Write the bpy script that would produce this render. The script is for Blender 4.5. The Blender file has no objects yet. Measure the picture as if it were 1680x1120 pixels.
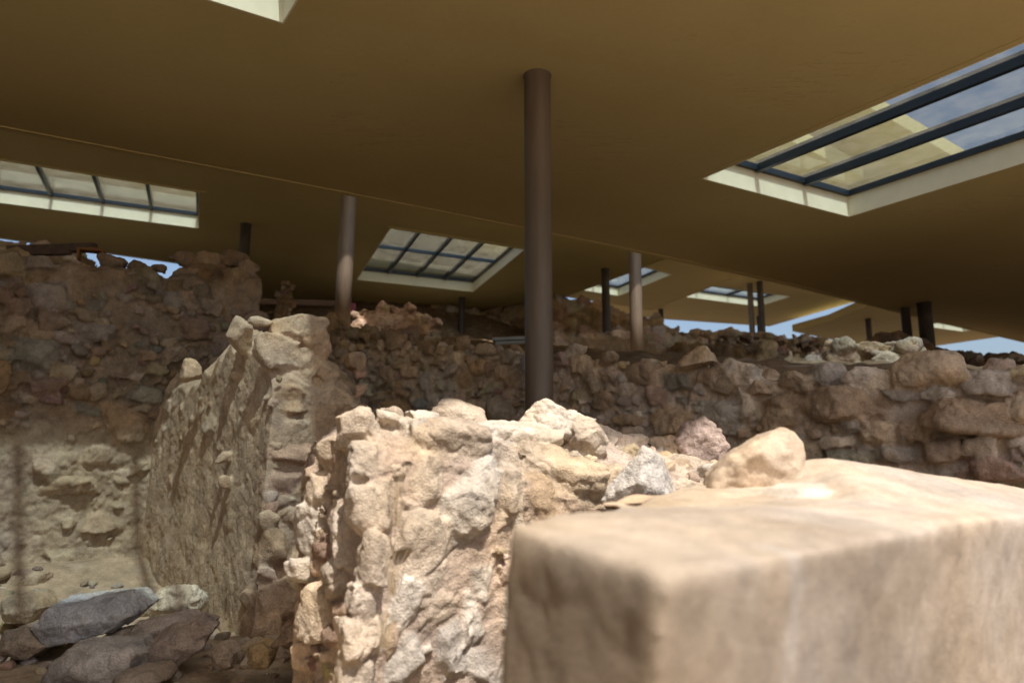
import bpy, bmesh, math, random, time
import numpy as np
from mathutils import Vector

T0 = time.time()
scene = bpy.context.scene
COL = scene.collection
rng = np.random.default_rng(11)

# ------------------------------------------------------------------ camera frame (metres; heights h are relative to the eye)
EYE = 1.5
F = 1220.0
PITCH = math.atan(219 / 1220)
CP, SP = math.cos(PITCH), math.sin(PITCH)

def ray(u, v):
    b = (560 - v) / F
    return np.array([(u - 840) / F, CP - b * SP, SP + b * CP])

def at(u, v, y):
    r = ray(u, v); p = r * (y / r[1]); p[2] += EYE
    return p

def onh(u, v, h):
    r = ray(u, v); p = r * (h / r[2]); p[2] += EYE
    return p

def px2m(n, y):
    return n / F * y * 1.02

TH = math.atan(.67)
D1 = np.array([math.cos(TH), math.sin(TH)])
D2 = np.array([-math.sin(TH), math.cos(TH)])

def pq(p, q):
    return D1 * p + D2 * q

# ------------------------------------------------------------------ tagging
def tag(o, label=None, cat=None, group=None, kind=None):
    if label:
        o['label'] = label
        if not kind: kind = 'thing'
    if cat: o['category'] = cat
    if group: o['group'] = group
    if kind: o['kind'] = kind
    return o

def link(name, me, mat=None, parent=None):
    o = bpy.data.objects.new(name, me)
    COL.objects.link(o)
    if mat is not None and me is not None:
        me.materials.clear(); me.materials.append(mat)
    if parent is not None: o.parent = parent
    return o

def mesh_np(name, V, Fc, smooth=True):
    me = bpy.data.meshes.new(name)
    me.from_pydata([tuple(map(float, v)) for v in V], [], [tuple(map(int, f)) for f in Fc])
    me.update()
    if smooth:
        me.polygons.foreach_set('use_smooth', np.ones(len(me.polygons), bool))
    return me

def get_co(me):
    a = np.empty(len(me.vertices) * 3, np.float32); me.vertices.foreach_get('co', a)
    return a.reshape(-1, 3)

def get_no(me):
    a = np.empty(len(me.vertices) * 3, np.float32); me.vertex_normals.foreach_get('vector', a)
    return a.reshape(-1, 3)

def set_co(me, a):
    me.vertices.foreach_set('co', np.ascontiguousarray(a, np.float32).ravel()); me.update()

def set_color(me, rgb):
    at_ = me.color_attributes.new('stone_color', 'FLOAT_COLOR', 'POINT')
    a = np.ones((len(me.vertices), 4), np.float32); a[:, :3] = rgb
    at_.data.foreach_set('color', a.ravel())

# ------------------------------------------------------------------ noise
def _hash(ix, iy, iz, s):
    h = (ix.astype(np.uint32) * np.uint32(374761393) + iy.astype(np.uint32) * np.uint32(668265263)
         + iz.astype(np.uint32) * np.uint32(2147483647) + np.uint32((s * 974711 + 12345) & 0xffffffff))
    h = (h ^ (h >> np.uint32(13))) * np.uint32(1274126177)
    h = (h ^ (h >> np.uint32(16))) * np.uint32(2246822519)
    h ^= h >> np.uint32(15)
    return (h & np.uint32(0xffff)).astype(np.float32) / 65535.0

def vnoise(P, s=0):
    fl = np.floor(P); f = (P - fl).astype(np.float32); i = fl.astype(np.int64)
    w = f * f * f * (f * (f * 6 - 15) + 10)
    out = 0
    for dx in (0, 1):
        wx = w[:, 0] if dx else 1 - w[:, 0]
        for dy in (0, 1):
            wy = w[:, 1] if dy else 1 - w[:, 1]
            for dz in (0, 1):
                wz = w[:, 2] if dz else 1 - w[:, 2]
                out = out + wx * wy * wz * _hash(i[:, 0] + dx, i[:, 1] + dy, i[:, 2] + dz, s)
    return out * 2 - 1

_ROT = np.array([[.36, .48, -.80], [-.80, .60, 0], [.48, .64, .60]])
def fbm(P, oct=4, s=0, gain=.5):
    a, t, out = 1.0, 0.0, 0
    for k in range(oct):
        P = P @ _ROT.T
        out = out + a * vnoise(P * (2.03 ** k) + 17.3 * k, s + k); t += a; a *= gain
    return out / t

# ------------------------------------------------------------------ stones
_bm = bmesh.new(); bmesh.ops.create_icosphere(_bm, subdivisions=3, radius=1)
ICO_V = np.array([v.co[:] for v in _bm.verts], np.float32)
ICO_F = np.array([[v.index for v in f.verts] for f in _bm.faces]); _bm.free()
_bm = bmesh.new(); bmesh.ops.create_icosphere(_bm, subdivisions=6, radius=1)
ICO6_V = np.array([v.co[:] for v in _bm.verts], np.float32)
ICO6_F = np.array([[v.index for v in f.verts] for f in _bm.faces]); _bm.free()

PAL = dict(tan=(.40, .305, .215), pink=(.40, .295, .235), pale=(.52, .44, .35), orange=(.40, .27, .155), grey=(.34, .305, .275),
           dark=(.17, .172, .155), brown=(.28, .195, .13), white=(.60, .55, .48), apricot=(.46, .38, .295), ash=(.42, .39, .35), red=(.31, .19, .14), mortar=(.42, .33, .245))

class Stone:
    def __init__(s, c, size, tilt=0.0, frame=None, color=None, planes=7, round_=0.0):
        s.c = np.asarray(c, np.float64); s.size = np.asarray(size, np.float64)
        t, n, u = frame if frame is not None else (np.array([1., 0, 0]), np.array([0., -1, 0]), np.array([0., 0, 1]))
        ct, st = math.cos(tilt), math.sin(tilt)
        t2, u2 = t * ct + u * st, u * ct - t * st
        yaw = rng.normal(0, .18)
        t3, n3 = t2 * math.cos(yaw) + n * math.sin(yaw), n * math.cos(yaw) - t2 * math.sin(yaw)
        s.R = np.array([t3, n3, u2])
        N = rng.normal(size=(planes, 3)); N /= np.linalg.norm(N, axis=1)[:, None]
        A = np.vstack([np.eye(3), -np.eye(3)]) + rng.normal(0, .24, (6, 3)); A /= np.linalg.norm(A, axis=1)[:, None]
        s.N = np.vstack([N, A]); s.C = np.concatenate([rng.uniform(.66, 1.0, planes), rng.uniform(.66, .86, 6)])
        s.C = s.C * (1 - round_) + .92 * round_
        s.color = np.array(color if color is not None else PAL['tan'])
    def verts(s, base=ICO_V):
        g = (base @ s.N.T) / s.C
        r = 1.0 / np.maximum(g.max(1), .72)
        return (base * r[:, None] * s.size) @ s.R + s.c
    def g(s, X):
        L = ((X - s.c) @ s.R.T) / s.size
        return ((L @ s.N.T) / s.C).max(1)

def pick(weights):
    k = list(weights); w = np.array([weights[x] for x in k], float)
    c = np.array(PAL[k[rng.choice(len(k), p=w / w.sum())]])
    c = .74 * c + .26 * np.array((.40, .31, .225))
    return np.clip(c * rng.uniform(.76, 1.2) + rng.normal(0, .012, 3), .03, .75)

def loft(stations):
    """closed tube: every station is a list of 3-D points (same count), ends capped."""
    n = len(stations[0]); V = [p for st in stations for p in st]; Fc = []
    for i in range(len(stations) - 1):
        for j in range(n):
            a, b = i * n + j, i * n + (j + 1) % n
            Fc.append((a, b, b + n, a + n))
    Fc.append(tuple(range(n - 1, -1, -1))); Fc.append(tuple(range((len(stations) - 1) * n, len(stations) * n)))
    return V, Fc

def build_masonry(name, cores, stones, voxel, mat, amp=(.02, .008), mortar=PAL['mortar'], mtone=.12, parent=None, seed=0,
                  streak=None, mask=None, joint=0.0, calm=None, presmooth=0):
    """one weathered rubble body: cores and stones fused by a voxel remesh, then eroded and coloured stone by stone."""
    V, Fc, off = [], [], 0
    for cv, cf in cores:
        V.append(np.array(cv, np.float64)); Fc += [tuple(i + off for i in f) for f in cf]; off += len(cv)
    for st in stones:
        V.append(st.verts()); Fc += [tuple(f) for f in (ICO_F + off).tolist()]; off += len(ICO_V)
    V = np.vstack(V)
    me0 = bpy.data.meshes.new('tmp'); me0.from_pydata(V.tolist(), [], Fc); me0.update()
    bm = bmesh.new(); bm.from_mesh(me0); bmesh.ops.recalc_face_normals(bm, faces=bm.faces); bm.to_mesh(me0); bm.free()
    tmp = bpy.data.objects.new('tmp', me0); COL.objects.link(tmp)
    m = tmp.modifiers.new('r', 'REMESH'); m.mode = 'VOXEL'; m.voxel_size = voxel; m.adaptivity = 0
    if presmooth:
        m2 = tmp.modifiers.new('s', 'SMOOTH'); m2.factor = .5; m2.iterations = presmooth
    dg = bpy.context.evaluated_depsgraph_get(); dg.update()
    me = bpy.data.meshes.new_from_object(tmp.evaluated_get(dg))
    bpy.data.objects.remove(tmp); bpy.data.meshes.remove(me0)
    me.name = name
    P = get_co(me).astype(np.float64); N = get_no(me)
    best = np.full(len(P), 9.0); idx = np.full(len(P), -1)
    order = np.argsort(P[:, 0]); xs = P[order, 0]
    for k, st in enumerate(stones):
        R = st.size.max() * 1.3
        sl = order[np.searchsorted(xs, st.c[0] - R):np.searchsorted(xs, st.c[0] + R)]
        if not len(sl): continue
        sl = sl[(np.abs(P[sl, 1] - st.c[1]) < R) & (np.abs(P[sl, 2] - st.c[2]) < R)]
        if not len(sl): continue
        g = st.g(P[sl]); better = g < best[sl]
        best[sl[better]] = g[better]; idx[sl[better]] = k
    cols = np.array([st.color for st in stones]) if stones else np.zeros((1, 3))
    sm = np.clip((1.22 - best) / .16, 0, 1)[:, None]; sm[idx < 0] = 0
    big = fbm(P * 1.1, 3, 40 + seed)[:, None]; mid = fbm(P * 6, 4, 50 + seed)[:, None]
    mc = np.array(mortar)[None, :] * (1 + mtone * big * 1.6 + mtone * mid * 1.5)
    rgb = mc * (1 - sm) + cols[np.maximum(idx, 0)] * sm
    rgb = rgb * (1 + .16 * mid + .10 * big)
    rgb = rgb * (1 + np.array([.03, 0, -.06])[None, :] * fbm(P * 2.3, 3, 70 + seed)[:, None] * 3)
    ss = sm[:, 0]
    k1 = 1.0 if calm is None else calm(P)
    d = amp[0] * fbm(P * 3.2, 3, seed) + k1 * amp[1] * fbm(P * 17, 4, seed + 9, .6) * (1.25 - .5 * ss)
    rid = np.abs(fbm(P * 8.5 + .8 * fbm(P * 4, 2, seed + 2)[:, None], 3, seed + 30))
    d -= k1 * amp[1] * .9 * np.clip(.16 - rid, 0, .16) / .16
    d -= k1 * amp[1] * 2.2 * (np.abs(fbm(P * 6.5, 4, seed + 60, .55)) - .2)
    d -= k1 * amp[1] * 1.1 * np.clip(vnoise(P * 26, seed + 77) - .35, 0, 1) * (1.3 - .8 * ss)
    if joint: d -= joint * (1 - ss) * (1 + .6 * fbm(P * 5, 2, seed + 81))
    if streak is not None:
        fq, am = streak
        d += am * fbm(P * np.array(fq), 3, seed + 21)
    if mask is not None:
        rgb = mask(P, rgb)
    set_co(me, P + N * d[:, None])
    me.polygons.foreach_set('use_smooth', np.ones(len(me.polygons), bool))
    set_color(me, np.clip(rgb, .02, .8))
    return link(name, me, mat, parent)

def fill_face(stones, O, T2, n2, length, zb, zt, sizes, tries, pal, proud=.35, flat=.75, gap=.74, tilt=.2, exclude=None, depth=.6):
    """dart-throws stones over a vertical face. O plan origin, T2 plan direction, n2 outward plan normal; zb, zt functions of s."""
    T3 = np.array([T2[0], T2[1], 0.]); N3 = np.array([n2[0], n2[1], 0.]); U = np.array([0., 0, 1])
    placed = []
    for st in stones:      # hand-placed ones
        d = st.c - np.array([O[0], O[1], 0]); placed.append((d @ T3, st.c[2], st.size[0], st.size[2]))
    for lo, hi, cnt in sizes:
        for _ in range(cnt * tries):
            s = rng.uniform(0, length); a, b = zb(s), zt(s)
            if b - a < .02: continue
            z = rng.uniform(a, b); w = rng.uniform(lo, hi) / 2; h = w * rng.uniform(flat - .2, flat + .2)
            if exclude is not None and exclude(s, z): continue
            ok = True
            for ps, pz, pw, ph in placed:
                if abs(ps - s) < pw + w and ((ps - s) / (pw + w)) ** 2 + ((pz - z) / (ph + h)) ** 2 < gap:
                    ok = False; break
            if not ok: continue
            placed.append((s, z, w, h))
            c = np.array([O[0], O[1], 0.]) + T3 * s + N3 * (w * (proud - .45) + rng.normal(0, .012)) + U * z
            stones.append(Stone(c, (w * 1.2, max(w, h) * depth, h * 1.2), rng.normal(0, tilt), (T3, N3, U), pick(pal)))
    return stones

def stones_px(lst, ybase, frame, depth=.6, recess=.32):
    """stones read off the photograph: (u, v, width px, height px, y or None, colour, tilt)"""
    out = []
    for e in lst:
        u, v, w, h, y, c = e[:6]; tl = e[6] if len(e) > 6 else rng.normal(0, .15)
        y = y if y is not None else ybase(u)
        W, H = px2m(w, y) / 2, px2m(h, y) / 2
        col = (.75 * np.array(PAL[c]) + .25 * np.array((.40, .31, .225))) * rng.uniform(.9, 1.12)
        dep = max(.6 * W, .7 * H) * depth / .6
        out.append(Stone(at(u, v, y) - frame[1] * dep * recess, (W * 1.2, dep, H * 1.2), tl, frame, col))
    return out

# ------------------------------------------------------------------ materials
def new_mat(name):
    m = bpy.data.materials.new(name); m.use_nodes = True
    nt = m.node_tree
    return m, nt, nt.nodes['Principled BSDF']

def nd(nt, t, **kw):
    n = nt.nodes.new(t)
    for k, v in kw.items():
        if k in n.inputs: n.inputs[k].default_value = v
        else: setattr(n, k, v)
    return n

def stone_mat(name, fine=1.0, bump=.55, rough=.92, grain=1.0, bloom=.55):
    m, nt, b = new_mat(name); L = nt.links.new
    tc = nd(nt, 'ShaderNodeTexCoord'); at_ = nd(nt, 'ShaderNodeAttribute', attribute_name='stone_color')
    n1 = nd(nt, 'ShaderNodeTexNoise', Scale=9 * fine, Detail=9.0, Roughness=.68)
    n2 = nd(nt, 'ShaderNodeTexNoise', Scale=70 * fine, Detail=6.0, Roughness=.7)
    n3 = nd(nt, 'ShaderNodeTexNoise', Scale=3.1 * fine, Detail=5.0, Roughness=.6)
    vo = nd(nt, 'ShaderNodeTexVoronoi', Scale=120 * fine)
    for n in (n1, n2, n3, vo): L(tc.outputs['Object'], n.inputs['Vector'])
    r1 = nd(nt, 'ShaderNodeMapRange'); r1.inputs['From Min'].default_value = .3; r1.inputs['From Max'].default_value = .7
    r1.inputs['To Min'].default_value = 1 - .34 * grain; r1.inputs['To Max'].default_value = 1 + .28 * grain
    L(n1.outputs['Fac'], r1.inputs['Value'])
    r2 = nd(nt, 'ShaderNodeMapRange'); r2.inputs['From Min'].default_value = .3; r2.inputs['From Max'].default_value = .7
    r2.inputs['To Min'].default_value = 1 - .25 * grain; r2.inputs['To Max'].default_value = 1 + .22 * grain
    L(n2.outputs['Fac'], r2.inputs['Value'])
    mu = nd(nt, 'ShaderNodeMath', operation='MULTIPLY'); L(r1.outputs[0], mu.inputs[0]); L(r2.outputs[0], mu.inputs[1])
    vm = nd(nt, 'ShaderNodeVectorMath', operation='SCALE'); L(at_.outputs['Color'], vm.inputs[0]); L(mu.outputs[0], vm.inputs['Scale'])
    # pale lime bloom in patches
    cr = nd(nt, 'ShaderNodeMapRange'); cr.inputs['From Min'].default_value = .56; cr.inputs['From Max'].default_value = .74
    cr.inputs['To Min'].default_value = 0; cr.inputs['To Max'].default_value = bloom
    L(n3.outputs['Fac'], cr.inputs['Value'])
    mx = nd(nt, 'ShaderNodeMix', data_type='RGBA'); mx.inputs[7].default_value = (.50, .44, .36, 1)
    L(cr.outputs[0], mx.inputs[0]); L(vm.outputs[0], mx.inputs[6]); L(mx.outputs[2], b.inputs['Base Color'])
    b.inputs['Roughness'].default_value = rough; b.inputs['Specular IOR Level'].default_value = .2
    ad = nd(nt, 'ShaderNodeMath', operation='ADD'); ml = nd(nt, 'ShaderNodeMath', operation='MULTIPLY'); ml.inputs[1].default_value = .45
    L(n2.outputs['Fac'], ml.inputs[0]); L(n1.outputs['Fac'], ad.inputs[0]); L(ml.outputs[0], ad.inputs[1])
    ad2 = nd(nt, 'ShaderNodeMath', operation='MULTIPLY_ADD'); ad2.inputs[1].default_value = .18
    L(vo.outputs['Distance'], ad2.inputs[0]); L(ad.outputs[0], ad2.inputs[2])
    bp = nd(nt, 'ShaderNodeBump', Strength=bump, Distance=.035 / fine); L(ad2.outputs[0], bp.inputs['Height']); L(bp.outputs[0], b.inputs['Normal'])
    return m

M_STONE = stone_mat('weathered_stone')
M_FAR = stone_mat('far_stone', .45, .6)
M_SMOOTH = stone_mat('sandstone_block', 1.6, .35, grain=.6, bloom=.16)

def soffit_mat():
    m, nt, b = new_mat('painted_soffit'); L = nt.links.new
    tc = nd(nt, 'ShaderNodeTexCoord')
    n1 = nd(nt, 'ShaderNodeTexNoise', Scale=.55, Detail=6.0, Roughness=.6); L(tc.outputs['Object'], n1.inputs['Vector'])
    n2 = nd(nt, 'ShaderNodeTexNoise', Scale=14.0, Detail=5.0); L(tc.outputs['Object'], n2.inputs['Vector'])
    mp = nd(nt, 'ShaderNodeMapping'); mp.inputs['Rotation'].default_value = (0, 0, -TH); mp.inputs['Scale'].default_value = (.28, 2.6, 1)
    L(tc.outputs['Object'], mp.inputs['Vector'])
    n3 = nd(nt, 'ShaderNodeTexNoise', Scale=1.6, Detail=7.0, Roughness=.65); L(mp.outputs[0], n3.inputs['Vector'])
    cr = nd(nt, 'ShaderNodeValToRGB'); cr.color_ramp.elements[0].position = .3; cr.color_ramp.elements[0].color = (.53, .445, .22, 1)
    cr.color_ramp.elements[1].position = .7; cr.color_ramp.elements[1].color = (.60, .51, .26, 1); L(n1.outputs['Fac'], cr.inputs[0])
    # hairline stains running with the boards
    sb = nd(nt, 'ShaderNodeMath', operation='SUBTRACT'); sb.inputs[1].default_value = .5; L(n3.outputs['Fac'], sb.inputs[0])
    ab = nd(nt, 'ShaderNodeMath', operation='ABSOLUTE'); L(sb.outputs[0], ab.inputs[0])
    mr = nd(nt, 'ShaderNodeMapRange'); mr.inputs['From Max'].default_value = .010; mr.inputs['To Min'].default_value = .72; mr.inputs['To Max'].default_value = 1
    L(ab.outputs[0], mr.inputs['Value'])
    gate = nd(nt, 'ShaderNodeMapRange'); gate.inputs['From Min'].default_value = .57; gate.inputs['From Max'].default_value = .63
    gate.inputs['To Min'].default_value = 1; gate.inputs['To Max'].default_value = 0; L(n1.outputs['Fac'], gate.inputs['Value'])
    mxx = nd(nt, 'ShaderNodeMath', operation='MAXIMUM'); L(mr.outputs[0], mxx.inputs[0]); L(gate.outputs[0], mxx.inputs[1])
    r2 = nd(nt, 'ShaderNodeMapRange'); r2.inputs['To Min'].default_value = .94; r2.inputs['To Max'].default_value = 1.06; L(n2.outputs['Fac'], r2.inputs['Value'])
    mu = nd(nt, 'ShaderNodeMath', operation='MULTIPLY'); L(mxx.outputs[0], mu.inputs[0]); L(r2.outputs[0], mu.inputs[1])
    vm = nd(nt, 'ShaderNodeVectorMath', operation='SCALE'); L(cr.outputs[0], vm.inputs[0]); L(mu.outputs[0], vm.inputs['Scale'])
    L(vm.outputs[0], b.inputs['Base Color']); b.inputs['Roughness'].default_value = .75; b.inputs['Specular IOR Level'].default_value = .25
    bp = nd(nt, 'ShaderNodeBump', Strength=.12, Distance=.01); L(n2.outputs['Fac'], bp.inputs['Height']); L(bp.outputs[0], b.inputs['Normal'])
    return m

def plain(name, col, rough=.5, metal=0.0, noise=.12, scale=8.0, spec=.4, stretch=(1, 1, 1)):
    m, nt, b = new_mat(name); L = nt.links.new
    tc = nd(nt, 'ShaderNodeTexCoord'); mp = nd(nt, 'ShaderNodeMapping'); mp.inputs['Scale'].default_value = stretch
    n1 = nd(nt, 'ShaderNodeTexNoise', Scale=scale, Detail=6.0, Roughness=.6)
    L(tc.outputs['Object'], mp.inputs[0]); L(mp.outputs[0], n1.inputs['Vector'])
    cr = nd(nt, 'ShaderNodeValToRGB'); cr.color_ramp.elements[0].position = .3; cr.color_ramp.elements[1].position = .7
    cr.color_ramp.elements[0].color = tuple(c * (1 - noise) for c in col) + (1,)
    cr.color_ramp.elements[1].color = tuple(min(1, c * (1 + noise)) for c in col) + (1,)
    L(n1.outputs['Fac'], cr.inputs[0]); L(cr.outputs[0], b.inputs['Base Color'])
    b.inputs['Roughness'].default_value = rough; b.inputs['Metallic'].default_value = metal; b.inputs['Specular IOR Level'].default_value = spec
    bp = nd(nt, 'ShaderNodeBump', Strength=.08, Distance=.01); L(n1.outputs['Fac'], bp.inputs['Height']); L(bp.outputs[0], b.inputs['Normal'])
    return m

def glass_mat():
    m = bpy.data.materials.new('dusty_glass'); m.use_nodes = True; nt = m.node_tree; nt.nodes.clear(); L = nt.links.new
    out = nd(nt, 'ShaderNodeOutputMaterial'); tr = nd(nt, 'ShaderNodeBsdfTransparent'); tr.inputs[0].default_value = (.66, .73, .755, 1)
    gl = nd(nt, 'ShaderNodeBsdfGlossy'); gl.inputs['Roughness'].default_value = .02; gl.inputs['Color'].default_value = (.9, .95, 1, 1)
    fr = nd(nt, 'ShaderNodeFresnel', IOR=1.5); ge = nd(nt, 'ShaderNodeNewGeometry')
    ior = nd(nt, 'ShaderNodeMapRange'); ior.inputs['To Min'].default_value = 1.5; ior.inputs['To Max'].default_value = 1 / 1.5
    L(ge.outputs['Backfacing'], ior.inputs['Value']); L(ior.outputs[0], fr.inputs['IOR'])
    mr = nd(nt, 'ShaderNodeMath', operation='MULTIPLY'); mr.inputs[1].default_value = 1.0; mr.use_clamp = True; L(fr.outputs[0], mr.inputs[0])
    m1 = nd(nt, 'ShaderNodeMixShader'); L(mr.outputs[0], m1.inputs[0]); L(tr.outputs[0], m1.inputs[1]); L(gl.outputs[0], m1.inputs[2])
    tc = nd(nt, 'ShaderNodeTexCoord'); n1 = nd(nt, 'ShaderNodeTexNoise', Scale=3.0, Detail=8.0, Roughness=.75); L(tc.outputs['Object'], n1.inputs['Vector'])
    r = nd(nt, 'ShaderNodeMapRange'); r.inputs['From Min'].default_value = .35; r.inputs['From Max'].default_value = .7
    r.inputs['To Min'].default_value = .04; r.inputs['To Max'].default_value = .13; L(n1.outputs['Fac'], r.inputs['Value'])
    du = nd(nt, 'ShaderNodeBsdfTranslucent'); du.inputs[0].default_value = (.6, .52, .4, 1)
    m2 = nd(nt, 'ShaderNodeMixShader'); L(r.outputs[0], m2.inputs[0]); L(m1.outputs[0], m2.inputs[1]); L(du.outputs[0], m2.inputs[2])
    L(m2.outputs[0], out.inputs[0])
    return m

M_SOFFIT = soffit_mat()
M_LINING = plain('cream_lining_paint', (.84, .82, .63), .6, noise=.04, scale=5)
M_FRAME = plain('blue_grey_aluminium', (.022, .034, .048), .35, .2, noise=.1)
M_GLASS = glass_mat()
M_COLUMN = plain('bronze_painted_steel', (.155, .12, .09), .45, .12, noise=.13, scale=3, stretch=(6, 6, .7))
M_DARKCOL = plain('shaded_column_steel', (.055, .045, .038), .5, .1, noise=.15, scale=3, stretch=(6, 6, .7))  # column paint copied darker, shade put into the colour
M_TIMBER = plain('old_timber', (.13, .08, .05), .8, noise=.35, scale=6, stretch=(1, 1, 8))
M_PINK = plain('pink_cloth', (.32, .09, .14), .9, noise=.2)
M_SHEET = plain('grey_steel_sheet', (.33, .37, .42), .4, .3, noise=.15)
M_STALK = plain('dry_stalk', (.42, .33, .20), .9, noise=.25, scale=30)

# ------------------------------------------------------------------ roof canopies
def slab_mesh(name, outer, holes, z0, z1):
    bm = bmesh.new(); edges = []
    for loop in [outer] + holes:
        vs = [bm.verts.new((p[0], p[1], z0)) for p in loop]
        edges += [bm.edges.new((vs[i], vs[(i + 1) % len(vs)])) for i in range(len(vs))]
    bmesh.ops.triangle_fill(bm, edges=edges, use_beauty=True, use_dissolve=False)
    ret = bmesh.ops.extrude_face_region(bm, geom=list(bm.faces))
    for g in ret['geom']:
        if isinstance(g, bmesh.types.BMVert): g.co.z = z1
    bmesh.ops.recalc_face_normals(bm, faces=bm.faces)
    me = bpy.data.meshes.new(name); bm.to_mesh(me); bm.free()
    return me

def beam(bm, a, b, w, h, up=0.0):
    """rectangular bar from a to b (top centre line), width w, height h hanging below."""
    a, b = np.array(a, float), np.array(b, float); t = b - a; t /= np.linalg.norm(t)
    s = np.cross(t, [0, 0, 1.]); s /= np.linalg.norm(s); u = np.cross(s, t)
    vs = []
    for p in (a, b):
        for i, j in ((-1, -1), (1, -1), (1, 1), (-1, 1)):
            vs.append(bm.verts.new(p + s * w / 2 * i + u * (h / 2 * j + up)))
    for f in ((0, 1, 2, 3), (7, 6, 5, 4), (0, 4, 5, 1), (1, 5, 6, 2), (2, 6, 7, 3), (3, 7, 4, 0)):
        bm.faces.new([vs[i] for i in f])

def bm_obj(name, bm, mat, parent=None, bevel=0.0):
    bmesh.ops.recalc_face_normals(bm, faces=bm.faces)
    if bevel: bmesh.ops.bevel(bm, geom=list(bm.edges), offset=bevel, segments=1, affect='EDGES', profile=.5)
    me = bpy.data.meshes.new(name); bm.to_mesh(me); bm.free()
    return link(name, me, mat, parent)

def lerp(a, b, t): return a + (b - a) * t

def canopy(label, outer, h, holes, thick=.32, rim=True):
    """outer: list of plan points (p, q); holes: list of dicts(c=4 plan corners near-left, near-right, far-right, far-left, n, m)."""
    z0 = EYE + h
    O = [pq(*p) for p in outer]; H = [[pq(*c) for c in ho['c']] for ho in holes]
    cen = np.mean(O, axis=0)
    root = bpy.data.objects.new('roof_canopy', None); COL.objects.link(root); root.location = (cen[0], cen[1], z0)
    tag(root, label, 'roof', 'flat roof canopies over the ruins')
    off = lambda P: [p - cen for p in P]
    Oo = off(O); Ho = [off(x) for x in H]
    link('roof_slab', slab_mesh('roof_slab', Oo, Ho, 0, thick), M_SOFFIT, root)
    if rim:   # shallow drip edge under the perimeter
        inner = []
        n = len(Oo)
        area = sum(Oo[i][0] * Oo[(i + 1) % n][1] - Oo[(i + 1) % n][0] * Oo[i][1] for i in range(n))
        sg = 1 if area > 0 else -1
        def inset(d):
            r = []
            for i in range(n):
                a, b, c = Oo[i - 1], Oo[i], Oo[(i + 1) % n]
                n1 = np.array([-(b - a)[1], (b - a)[0]]) * sg; n1 = n1 / np.linalg.norm(n1)
                n2 = np.array([-(c - b)[1], (c - b)[0]]) * sg; n2 = n2 / np.linalg.norm(n2)
                k = n1 + n2; k = k / max(.3, (k @ n1)); r.append(b + k * d)
            return r
        link('drip_edge', slab_mesh('drip_edge', inset(.004), [inset(.10)], -.012, -.001), M_SOFFIT, root)
    for hh, ho in zip(Ho, holes):
        c = np.mean(hh, axis=0)
        grow = lambda d: [p + (p - c) / np.linalg.norm(p - c) * d for p in hh]
        lin = link('skylight_lining', slab_mesh('skylight_lining', grow(-.003), [grow(-.028)], -.014, thick + .03), M_LINING, root)
        link('skylight_trim', slab_mesh('skylight_trim', grow(.15), [grow(.001)], -.012, -.002), M_SOFFIT, root)
        bm = bmesh.new(); zt = thick + .02
        cs = grow(-.06)
        P3 = lambda p, z: (p[0], p[1], z)
        for i in range(4): beam(bm, P3(cs[i], zt), P3(cs[(i + 1) % 4], zt), .075, .085)
        for i in range(1, ho['n']):
            t = i / ho['n']
            beam(bm, P3(lerp(cs[0], cs[1], t), zt + .004), P3(lerp(cs[3], cs[2], t), zt + .004), .07, .15)
        for j in range(1, ho.get('m', 1)):
            t = j / ho['m']
            beam(bm, P3(lerp(cs[0], cs[3], t), zt - .003), P3(lerp(cs[1], cs[2], t), zt - .003), .055, .11)
        bm_obj('glazing_frame', bm, M_FRAME, lin)
        gg = grow(-.03)
        link('glass_pane', slab_mesh('glass_pane', gg, [], thick + .052, thick + .060), M_GLASS, lin)
    return root

HA, HB, HC, HD, HE, HF = 3.85, 6.0, 7.42, 7.0, 7.8, 7.0
sc = lambda pts, k: [(p * k, q * k) for p, q in pts]
canopy('large near canopy with ochre soffit overhead, held by the thick foreground column',
       sc([(-8, 8.9), (-.4, 8.86), (3.2, 8.62), (5.9, 8.48), (8.5, 8.38), (12, 8.36), (16.6, 8.56), (24, 8.7)], 1.1) + [(26.4, -.5), (3.15, -.5), (3.15, .75), (-.9, .75), (-.9, -4.6), (-8.8, -4.6)],  # unseen near edge, notched to steer sun onto wall and block
       HA, [dict(c=sc([(-1.25, 2.3), (1.45, 2.2), (1.47, 5.42), (-1.23, 5.52)], 1.1), n=3),
            dict(c=sc([(6.59, .9), (9.27, .8), (9.28, 5.54), (6.57, 5.74)], 1.1), n=3)])
canopy('second canopy behind the near one, with an eight-pane skylight and a long strip skylight',
       [(-11, 7.2), (3.6, 7.3), (3.65, 9.9), (4.45, 9.9), (4.5, 7.35), (6.2, 7.4), (6.3, 9.6), (10.9, 9.6), (11.0, 7.7), (14.0, 7.95), (14.9, 14.35), (15.4, 20.4), (15.8, 24.5), (14, 27.6), (4.6, 27.9), (3.7, 22.57), (-11, 22.8)],  # unseen slots in the near edge, shaped to let sun reach the columns
       HB, [dict(c=[(7.28, 16.28), (11.05, 15.86), (12.3, 20.68), (8.48, 21.36)], n=4, m=2),
            dict(c=[(-2.35, 16.95), (2.87, 16.39), (3.37, 18.9), (-1.85, 19.7)], n=5)])
canopy('upper canopy glimpsed through the panes of the eight-pane skylight', [(-11, 19.7), (17.5, 19.4), (18, 26.2), (-11, 26.9)], HC, [], rim=False)
canopy('middle canopy behind the sunlit column, its narrow skylight cut off by the roof in front',
       [(12.4, 7.2), (19.6, 7.65), (21.4, 18.2), (22.5, 22.7), (20.1, 22.75), (15.5, 22.9)],
       HD, [dict(c=[(16.6, 17.85), (18.9, 18.05), (19.5, 21.5), (16.9, 21.6)], n=2)])
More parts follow.
